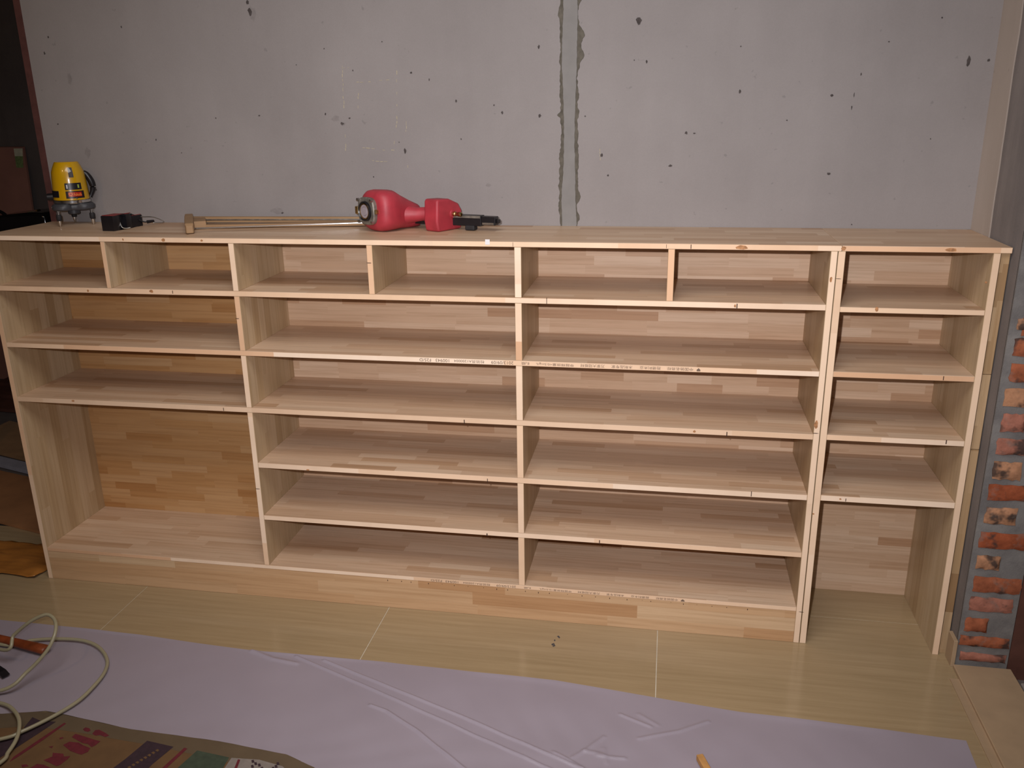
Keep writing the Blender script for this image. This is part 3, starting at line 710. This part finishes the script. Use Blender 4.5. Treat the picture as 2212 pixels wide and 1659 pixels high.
# end block of the handle
def bp3(h_, a, z): return BC + gh * h_ + gq * a + gz * z
mb = MB(); zb = H + .0006 - BC.z
sec = [(-.052, zb), (.050, zb), (.056, zb + .02), (.056, zb + .056), (.040, zb + .078), (-.0, zb + .094), (-.050, zb + .096), (-.054, zb + .088), (-.058, zb + .03)]
mb.loft([[bp3(h_, a, z) for a, z in sec] for h_ in (0, .055)])
blk = mb.build('handle_end_block', RED, gun, bevel=.006, smooth=True, angle=30)
P = bp3(.055, .012, zb + .048)
fit = MB(); fit.cyl(P - gh * .002, P + gh * .004, .014, .012, 18); fit.build('fitting_collar', RED, gun, smooth=True)
mb = MB(); Q = Matrix.Translation(P) @ gh.to_track_quat('Z', 'Y').to_matrix().to_4x4()
mb.lathe([(.0075, .002), (.0075, .012), (.0055, .014), (.0055, .022), (.007, .024), (.007, .034), (.004, .036), (.004, .026)], Q, 14).build('air_fitting', BRASS, gun, smooth=True)
# magazine, parallel to the grip
MA = gp(.135, 0, 0)
md = (on_plane(1080, 478, 'z', H + .03) - MA); md.z = 0; ML = min(md.length, .34); md.normalize(); mn = Vector((-md.y, md.x, 0)); MS = ML / .345
def mp(h_, a, z): return Vector((MA.x, MA.y, 0)) + md * (h_ * MS) + mn * a + gz * (H + z)
mb = MB()
for h0, h1, zz0, zz1, a0, a1 in [(.0, .285, .014, .046, -.014, .012), (.285, .335, .018, .044, -.013, .011), (.335, .345, .024, .036, -.008, .006)]:
    mb.loft([[mp(h_, a, z) for a, z in ((a0, zz0), (a1, zz0), (a1, zz1), (a0, zz1))] for h_ in (h0, h1)])
mag = mb.build('magazine', BLACK, gun, bevel=.002)
MB().loft([[mp(h_, a, z) for a, z in ((-.016, .038), (-.013, .038), (-.013, .045), (-.016, .045))] for h_ in (.12, .283)]).build('magazine_rail', GUNMETAL, mag)
MB().loft([[mp(h_, a, z) for a, z in ((-.0155, .020), (-.012, .020), (-.012, .026), (-.0155, .026))] for h_ in (.29, .33)]).build('magazine_latch', STEEL, mag)
MB().loft([[mp(h_, a, z) for a, z in ((-.018, .0008), (.008, .0008), (.008, .016), (-.018, .016))] for h_ in (.228, .262)]).build('latch_knob', RUBBER, mag, bevel=.004)
MB().loft([[gp(a, h_ - .006, z - .024) for h_, z in ((-.018, -.02), (.018, -.02), (.018, .022), (-.018, .022))] for a in (.148, .162)]).build('nose', GUNMETAL, gun, bevel=.002)

# ------------------------------------------------------------------ drop sheet
RIDGES = [([(700,1428),(850,1490),(1000,1550),(1130,1608),(1260,1665)], .005, .0034), ([(640,1420),(780,1480),(960,1560),(1080,1615),(1190,1665)], .0048, .0034),
          ([(800,1525),(835,1538),(900,1580),(1005,1665)], .005, .004), ([(545,1408),(590,1425),(640,1435)], .004, .007),
          ([(1530,1560),(1470,1580),(1380,1598)], .0035, .0036), ([(1305,1594),(1270,1620),(1235,1640)], .0035, .0036), ([(1340,1545),(1375,1560),(1405,1572)], .0035, .004),
          ([(1195,1628),(1230,1645),(1260,1662)], .0035, .0036), ([(1290,1635),(1350,1640)], .0035, .004), ([(1380,1545),(1420,1568)], .002, .005), ([(1262,1625),(1300,1632)], .003, .005), ([(1305,1620),(1310,1650)], .002, .005)]
nx, ny = 880, 200
X0, X1 = -1.15, 2.672
u = np.linspace(0, 1, nx); v = np.linspace(0, 1, ny)
def efar(x): return np.interp(x, [-1.15, -.2, .3, .694, 1.1, 1.608, 2.116, 2.577, 2.68], [-.235, -.262, -.272, -.296, -.288, -.296, -.352, -.370, -.376])
def enear(x): return np.interp(x, [-1.15, -.1, .135, .25, .33, .52, .78, .973, 1.06, 1.3, 1.6, 2.68], [-.69, -.68, -.672, -.642, -.65, -.672, -.678, -.696, -.728, -.86, -1.05, -1.1])
UX, VV = np.meshgrid(X0 + (X1 - X0) * u, v, indexing='ij')
YF = efar(UX); YN = enear(UX)
YY = YF + (YN - YF) * VV
XX = UX - .02 * VV * (UX > 2.5) * (UX - 2.5) / .17
ZZ = np.full_like(XX, .0008)
ZZ += .0009 * (1 + np.sin(XX * 7.3 + YY * 11) * np.sin(XX * 3.1 - YY * 17 + 1.3)) + .0004 * (1 + np.sin(XX * 23 + YY * 31 + 2 * np.sin(XX * 5)))
for pts_, hgt, sg in RIDGES:
    P_ = np.array([tuple(on_plane(a, b_, 'z', 0.0))[:2] for a, b_ in pts_])
    best = np.full(XX.shape, 9.0)
    for a, c in zip(P_, P_[1:]):
        d = c - a; t = np.clip(((XX - a[0]) * d[0] + (YY - a[1]) * d[1]) / (d @ d), 0, 1)
        best = np.minimum(best, np.hypot(XX - a[0] - t * d[0], YY - a[1] - t * d[1]))
    ZZ += hgt * np.exp(-(best / sg) ** 2)
ZZ += .0014 * np.clip((VV - .06) / .25, 0, 1) * (np.sin(XX * 41 - YY * 26 + 3 * np.sin(YY * 13)) * np.sin(YY * 37 + XX * 19 + 2 * np.sin(XX * 8)) + 1) * (0.35 + 0.65 * np.exp(-((XX - 1.75) / .45) ** 2))
edge = np.minimum(VV, 1 - VV)
ZZ += .0025 * np.exp(-(VV / .02) ** 2) * (0.5 + 0.5 * np.sin(XX * 9))
verts = np.stack([XX, YY, ZZ], -1).reshape(-1, 3)
idx = np.arange(nx * ny).reshape(nx, ny)
faces = np.stack([idx[:-1, :-1], idx[:-1, 1:], idx[1:, 1:], idx[1:, :-1]], -1).reshape(-1, 4)
me = bpy.data.meshes.new('drop_sheet'); me.from_pydata(verts.tolist(), [], faces.tolist()); me.update()
for p in me.polygons: p.use_smooth = True
ds = link('drop_sheet', me, FILM)
tag(ds, 'white creased plastic drop sheet spread on the tiles in front of the cabinets', 'sheet')

# ------------------------------------------------------------------ printed carton, bottom left
CZ = .0032
car = thing('flattened_carton', 'flattened brown carton with red lettering at the front edge of the drop sheet', 'carton', (.45, -.95, 0))
xs = np.linspace(-1.1, 1.5, 60)
MB().prism([(x, float(enear(np.array(x))) - .001, .0004) for x in xs if x < 1.08] + [(1.2, -.9, .0004), (1.2, -1.5, .0004), (-1.1, -1.5, .0004)], (0, 0, .0026)).build('board', CARTON, car)
mb = MB(); top_ = [(x, float(enear(np.array(x))) - .0015) for x in xs if x < 1.08]; wd = [.052 + .01 * math.sin(x * 9) for x, y in top_]
va = [mb.bm.verts.new((x, y, CZ)) for x, y in top_]; vb = [mb.bm.verts.new((x, y - w_, CZ)) for (x, y), w_ in zip(top_, wd)]
for i in range(len(va) - 1): mb.bm.faces.new((va[i], vb[i], vb[i + 1], va[i + 1]))
mb.build('tape_band', TAPE, car)
def poly(mb, pts, z=CZ + .0004):
    f = [mb.bm.verts.new(on_plane(a, b_, 'z', z)) for a, b_ in pts]; mb.bm.faces.new(f)
mb = MB()
poly(mb, [(88,1557),(121,1559),(82,1585),(40,1612),(0,1637),(-60,1672),(-60,1640),(0,1598),(50,1574),(70,1549)])
mb.build('purple_print', PRINTP, car); mb = MB()
poly(mb, [(318,1600),(375,1613),(330,1650),(318,1662),(240,1662),(270,1640)])
mb.build('purple_print', PRINTP, car)
mb = MB()
poly(mb, [(139,1561),(143,1563),(88,1602),(40,1634),(20,1646),(30,1634),(85,1597)])
mb.build('red_stripe', PRINTR, car); mb = MB()
poly(mb, [(398,1615),(405,1617),(375,1645),(360,1659),(350,1659),(372,1639)])
mb.build('red_stripe', PRINTR, car)
mb = MB()
poly(mb, [(426,1621),(495,1636),(480,1662),(380,1662)])
mb.build('green_print', PRINTG, car)
mb = MB()
poly(mb, [(500,1637),(560,1641),(610,1655),(620,1664),(482,1664)])
mb.build('white_print', PRINTW, car)
# red brush characters running along the carton
def floor_text(s, o, ex, ey, mat, z, name):
    V, F = text_mesh(s)
    if not len(V): return
    mx = V[:, :2].max(0); vs = []
    for q in V:
        p = o + ex * (q[0] / mx[0]) + ey * (q[1] / mx[1]); vs.append((p.x, p.y, z))
    me = bpy.data.meshes.new(name); me.from_pydata(vs, [], F); me.update(); return link(name, me, mat, car)
mb = MB()
poly(mb, [(179,1575),(185,1571),(193,1573),(196,1578),(190,1581),(182,1579)])
poly(mb, [(199,1585),(206,1577),(214,1576),(228,1583),(236,1589),(228,1592),(216,1588),(206,1589)])
poly(mb, [(155,1592),(163,1585),(180,1590),(205,1598),(217,1601),(206,1610),(198,1614),(190,1607),(178,1605)])
poly(mb, [(136,1609),(150,1602),(158,1603),(170,1604),(180,1610),(195,1616),(190,1624),(176,1630),(168,1628),(152,1622),(142,1614)])
poly(mb, [(94,1642),(113,1634),(114,1626),(137,1628),(138,1634),(152,1633),(146,1640),(130,1652),(122,1655),(110,1649)])
poly(mb, [(80,1650),(95,1652),(112,1660),(80,1664),(60,1662)])
poly(mb, [(128,1594),(135,1592),(138,1594),(130,1597)]); poly(mb, [(105,1613),(115,1611),(112,1616)]); poly(mb, [(46,1652),(58,1651),(62,1655),(48,1658)])
mb.build('red_lettering', PRINTR, car)
mb = MB()
for k in range(9):
    a = 340 - k * 8.6; c = 1621 + k * 5.2
    poly(mb, [(a - 5, c), (a, c - 3), (a + 4, c - 1), (a + 1, c + 3)], CZ + .0007)
o = mb.build('pale_lettering', CARTON, car)
mb = MB()
for a, c in [(546,1645),(552,1650),(545,1656),(560,1653),(596,1656),(600,1650),(590,1660),(566,1660)]:
    poly(mb, [(a - 3, c - 3), (a + 2, c - 4), (a + 4, c + 2), (a - 2, c + 3)], CZ + .0007)
mb.build('dark_lettering', PRINTP, car)
mb = MB(); poly(mb, [(514,1640),(519,1641),(512,1660),(505,1662)], CZ + .0007); mb.build('red_mark', PRINTR, car)

# ------------------------------------------------------------------ things on the sheet
hp = lambda a, b_, z: on_plane(a, b_, 'z', z)
off1 = Vector((-.30, -.46, .012)); 
HP = [Vector((-.45, -.30, .02)), hp(0,1403,.05), hp(30,1372,.09), hp(62,1345,.13), hp(88,1331,.15), hp(104,1328,.155), hp(117,1337,.15), hp(121,1355,.14), hp(115,1380,.12), hp(98,1410,.09), hp(60,1450,.05), hp(0,1492,.02),
      Vector((-.12, -.64, .0125)), Vector((-.32, -.55, .0125)), Vector((-.2, -.40, .0125)), hp(20,1394,.0125), hp(70,1383,.0125), hp(130,1380,.0125), hp(180,1384,.0125), hp(213,1398,.0125), hp(231,1424,.0125), hp(226,1452,.0125), hp(200,1485,.0125), hp(165,1517,.0125), hp(110,1550,.0125), hp(50,1579,.014), hp(0,1597,.0125),
      Vector((.05, -.85, .0125)), Vector((-.1, -.74, .0125)), hp(-30,1516,.0125), hp(0,1519,.0125), hp(24,1529,.016), hp(41,1554,.020), hp(38,1590,.020), hp(18,1625,.0125), hp(-10,1655,.0125), Vector((.2, -1.05, .0125)), Vector((-.2, -1.3, .0125))]
tag(MB().tube(catmull(HP, 10), .0052, 10).build('air_hose', HOSE, smooth=True), 'milky plastic air hose looped over the drop sheet at lower left', 'hose')
ham = thing('hammer', 'hammer with reddish brown wooden handle lying on the drop sheet inside the hose loop', 'hammer', (-.05, -.41, 0))
h1 = hp(100, 1404, .0195); h0 = hp(0, 1380, .0195); hd_ = (h1 - h0).normalized(); h0 = h1 - hd_ * .37
mb = MB(); rings = []; hn = Vector((-hd_.y, hd_.x, 0)); n = 16
for t, rw, rh in [(0, .012, .009), (.3, .0125, .010), (.6, .0135, .0115), (.9, .0175, .0125), (.985, .018, .0125), (1, .014, .009)]:
    c = h0.lerp(h1, t); rings.append([c + hn * (rw * math.cos(6.2832 * i / n)) + Vector((0, 0, rh * math.sin(6.2832 * i / n))) for i in range(n)])
mb.loft(rings).build('handle', HANDLE, ham, smooth=True)
hc = h0.copy(); mb = MB()
mb.loft([[hc + hn * a + hd_ * x + Vector((0, 0, z)) for x, z in ((-.012, -.0125), (.012, -.0125), (.012, .0125), (-.012, .0125))] for a in (-.05, .05)])
mb.build('head', GUNMETAL, ham, bevel=.003)
ch = thing('chisel', 'black steel chisel tip poking in beside the hammer at the left edge', 'chisel', (.0, -.53, 0))
c1 = hp(13, 1459, .012); cdn = Vector((.90, -.43, 0)).normalized(); c0 = c1 - cdn * .22; cn = Vector((-cdn.y, cdn.x, 0))
MB().loft([[c + cn * (wd_ * a) + Vector((0, 0, z)) for a, z in ((-1, -.003), (1, -.003), (1, hz), (-1, hz))] for c, wd_, hz in ((c0.lerp(c1, .45), .008, .006), (c0.lerp(c1, .9), .011, .005), (c1, .011, -.002))]).build('blade', BLACK, ch)
MB().cyl(c0 + Vector((0, 0, .008)), c0.lerp(c1, .47) + Vector((0, 0, .004)), .013, .011).build('handle', HANDLE, ch, smooth=True)
p0 = hp(1511, 1634, .0155); pd = (hp(1530, 1668, .0155) - p0).normalized(); pn = Vector((-pd.y, pd.x, 0)) * .0085
MB_ = MB(); MB_.loft([[c - pn + Vector((0, 0, -.0085)), c + pn + Vector((0, 0, -.0085)), c + pn + Vector((0, 0, .0075)), c - pn + Vector((0, 0, .0075))] for c in (p0, p0 + pd * .22)])
tag(MB_.build('wood_offcut', OFFCUT, bevel=.0015), 'short square wooden offcut on the drop sheet at the front edge', 'offcut')
# pen mark on a tile
mb = MB()
for a, b_, c, d in [((1203,1374),(1207,1373),(1210,1377),(1208,1379)),((1197,1382),(1199,1381),(1200,1384),(1197,1385)),((1191,1391),(1197,1389),(1198,1392),(1192,1394)),((1193,1395),(1198,1392),(1200,1395),(1195,1397))]:
    poly(mb, [a, b_, c, d], .0005)
mb.build('pen_mark', INKD, floor)

# ------------------------------------------------------------------ next room, seen past the left end
def sheet_obj(name, x0, x1, y0, y1, z, th, mat, label, cat, crumple=0.0, rot=0.0, n=30):
    mb = MB(); g = []
    for i in range(n + 1):
        r_ = []
        for j in range(n + 1):
            x = x0 + (x1 - x0) * i / n; y = y0 + (y1 - y0) * j / n + rot * (x - x1)
            e = 0.01 * mnoise.noise((x * 9, y * 9, z * 50)) if crumple and (i in (0, n) or j in (0, n)) else 0
            zz = z + th + (crumple * (abs(mnoise.noise((x * 14, y * 14, 2))) + .5 * abs(mnoise.noise((x * 40, y * 40, 5)))) if crumple else 0)
            r_.append(mb.bm.verts.new((x + e, y + e, zz)))
        g.append(r_)
    for i in range(n):
        for j in range(n): mb.bm.faces.new((g[i][j], g[i + 1][j], g[i + 1][j + 1], g[i][j + 1]))
    o = mb.build(name, mat, smooth=bool(crumple), angle=35); m = o.modifiers.new('t', 'SOLIDIFY'); m.thickness = max(th * .9, .0008); m.offset = -1
    return tag(o, label, cat)
sheet_obj('kraft_sheet', -1.1, -.262, -.012, .205, 0.0, .003, KRAFT, 'crumpled glossy orange-brown wrapping paper on the floor left of the cabinet', 'paper', .012, rot=-.02)
sheet_obj('brown_board', -1.5, -.25, .235, .60, 0.0, .012, PLYB, 'brown board lying on the floor behind the orange wrapping paper', 'board', n=2, rot=-.25)
sheet_obj('foam_strip', -1.6, -.25, .615, .68, 0.0, .02, BLUEB, 'bluish grey strip lying across the floor behind the brown board', 'strip', n=2, rot=-.28)
sheet_obj('plywood_offcut', -1.5, -.25, .70, 1.02, 0.0, .016, PLYD, 'dusty plywood sheet on the floor beyond the bluish grey strip', 'board', n=2, rot=-.3)
for k, (ya, yb, lab_) in enumerate([(1.44, 1.59, 'nearest'), (1.61, 1.75, 'middle'), (1.77, 1.90, 'farthest')]):
    pk = sheet_obj('dark_plank', -2.0, -.25, ya, yb, 0.0, .02 + .012 * k, DARKWOOD, lab_ + ' of three dark stained planks on the next room floor', 'plank', n=2, rot=-.08)
    pk['group'] = 'dark planks on the next room floor'
tr = on_plane(50, 318, 'y', 2.36)
lb = thing('leaning_plywood', 'tall plywood panel with green sticker leaning on the dark far wall', 'panel', (tr.x - .4, 2.1, 0))
yb_, yt_ = 2.10, 2.36
def lp(x, t, o=0.0): return Vector((x, yb_ + (yt_ - yb_) * t - o, t * tr.z))
MB().loft([[lp(tr.x - .80, 0), lp(tr.x + .15, 0), lp(tr.x, 1), lp(tr.x - .95, 1)], [p + Vector((0, .016, .004)) for p in (lp(tr.x - .80, 0), lp(tr.x + .15, 0), lp(tr.x, 1), lp(tr.x - .95, 1))]]).build('panel_sheet', LEANB, lb)
st = [lp(tr.x - .062, .995, .001), lp(tr.x - .004, .995, .001), lp(tr.x - .004, .915, .001), lp(tr.x - .05, .915, .001)]
s1 = MB().prism([st[0], st[1], st[1].lerp(st[2], .4), st[0].lerp(st[3], .4)], (0, -.001, 0)).build('sticker', STICKW, lb)
s2 = MB().prism([st[0].lerp(st[3], .4), st[1].lerp(st[2], .4), st[2], st[3]], (0, -.001, 0)).build('sticker', STICKG, lb); s2['label'] = 'green part of the sticker'
# black case on a rough trestle table behind the cabinet end
TB = thing('trestle_table', 'rough work table hidden behind the left end of the cabinet', 'table', (-.75, .85, 0))
bx('table_top', DARKWOOD, TB, -1.35, -.40, .62, 1.02, 1.035, 1.06)
for x in (-1.3, -.45):
    for y in (.65, .99): bx('leg', DARKWOOD, TB, x - .02, x + .02, y - .02, y + .02, .04, 1.035)
tc = thing('tool_case', 'glossy black tool case with a curved handle behind the laser level', 'case', (-.72, .82, 1.06))
prof_ = [(-.83, 1.0605), (-.83, 1.135), (-.80, 1.165), (-.70, 1.176), (-.60, 1.185), (-.545, 1.182), (-.535, 1.165), (-.535, 1.0605)]
MB().prism([(x, .70, z) for x, z in prof_], (0, .2, 0)).build('case_shell', BLACKGLOSS, tc, bevel=.012, smooth=True, angle=30)
MB().tube(catmull([(-.86, .74, 1.16), (-.84, .74, 1.185), (-.80, .74, 1.192), (-.76, .74, 1.182), (-.74, .74, 1.168)], 5), .007, 8).build('carry_handle', BLACKGLOSS, tc, smooth=True)
pz_ = on_plane(84, 453, 'y', .71)
MB().cyl((pz_.x, .715, pz_.z - .002), (pz_.x, .695, pz_.z - .002), .004).build('latch', BRASS, tc, smooth=True)
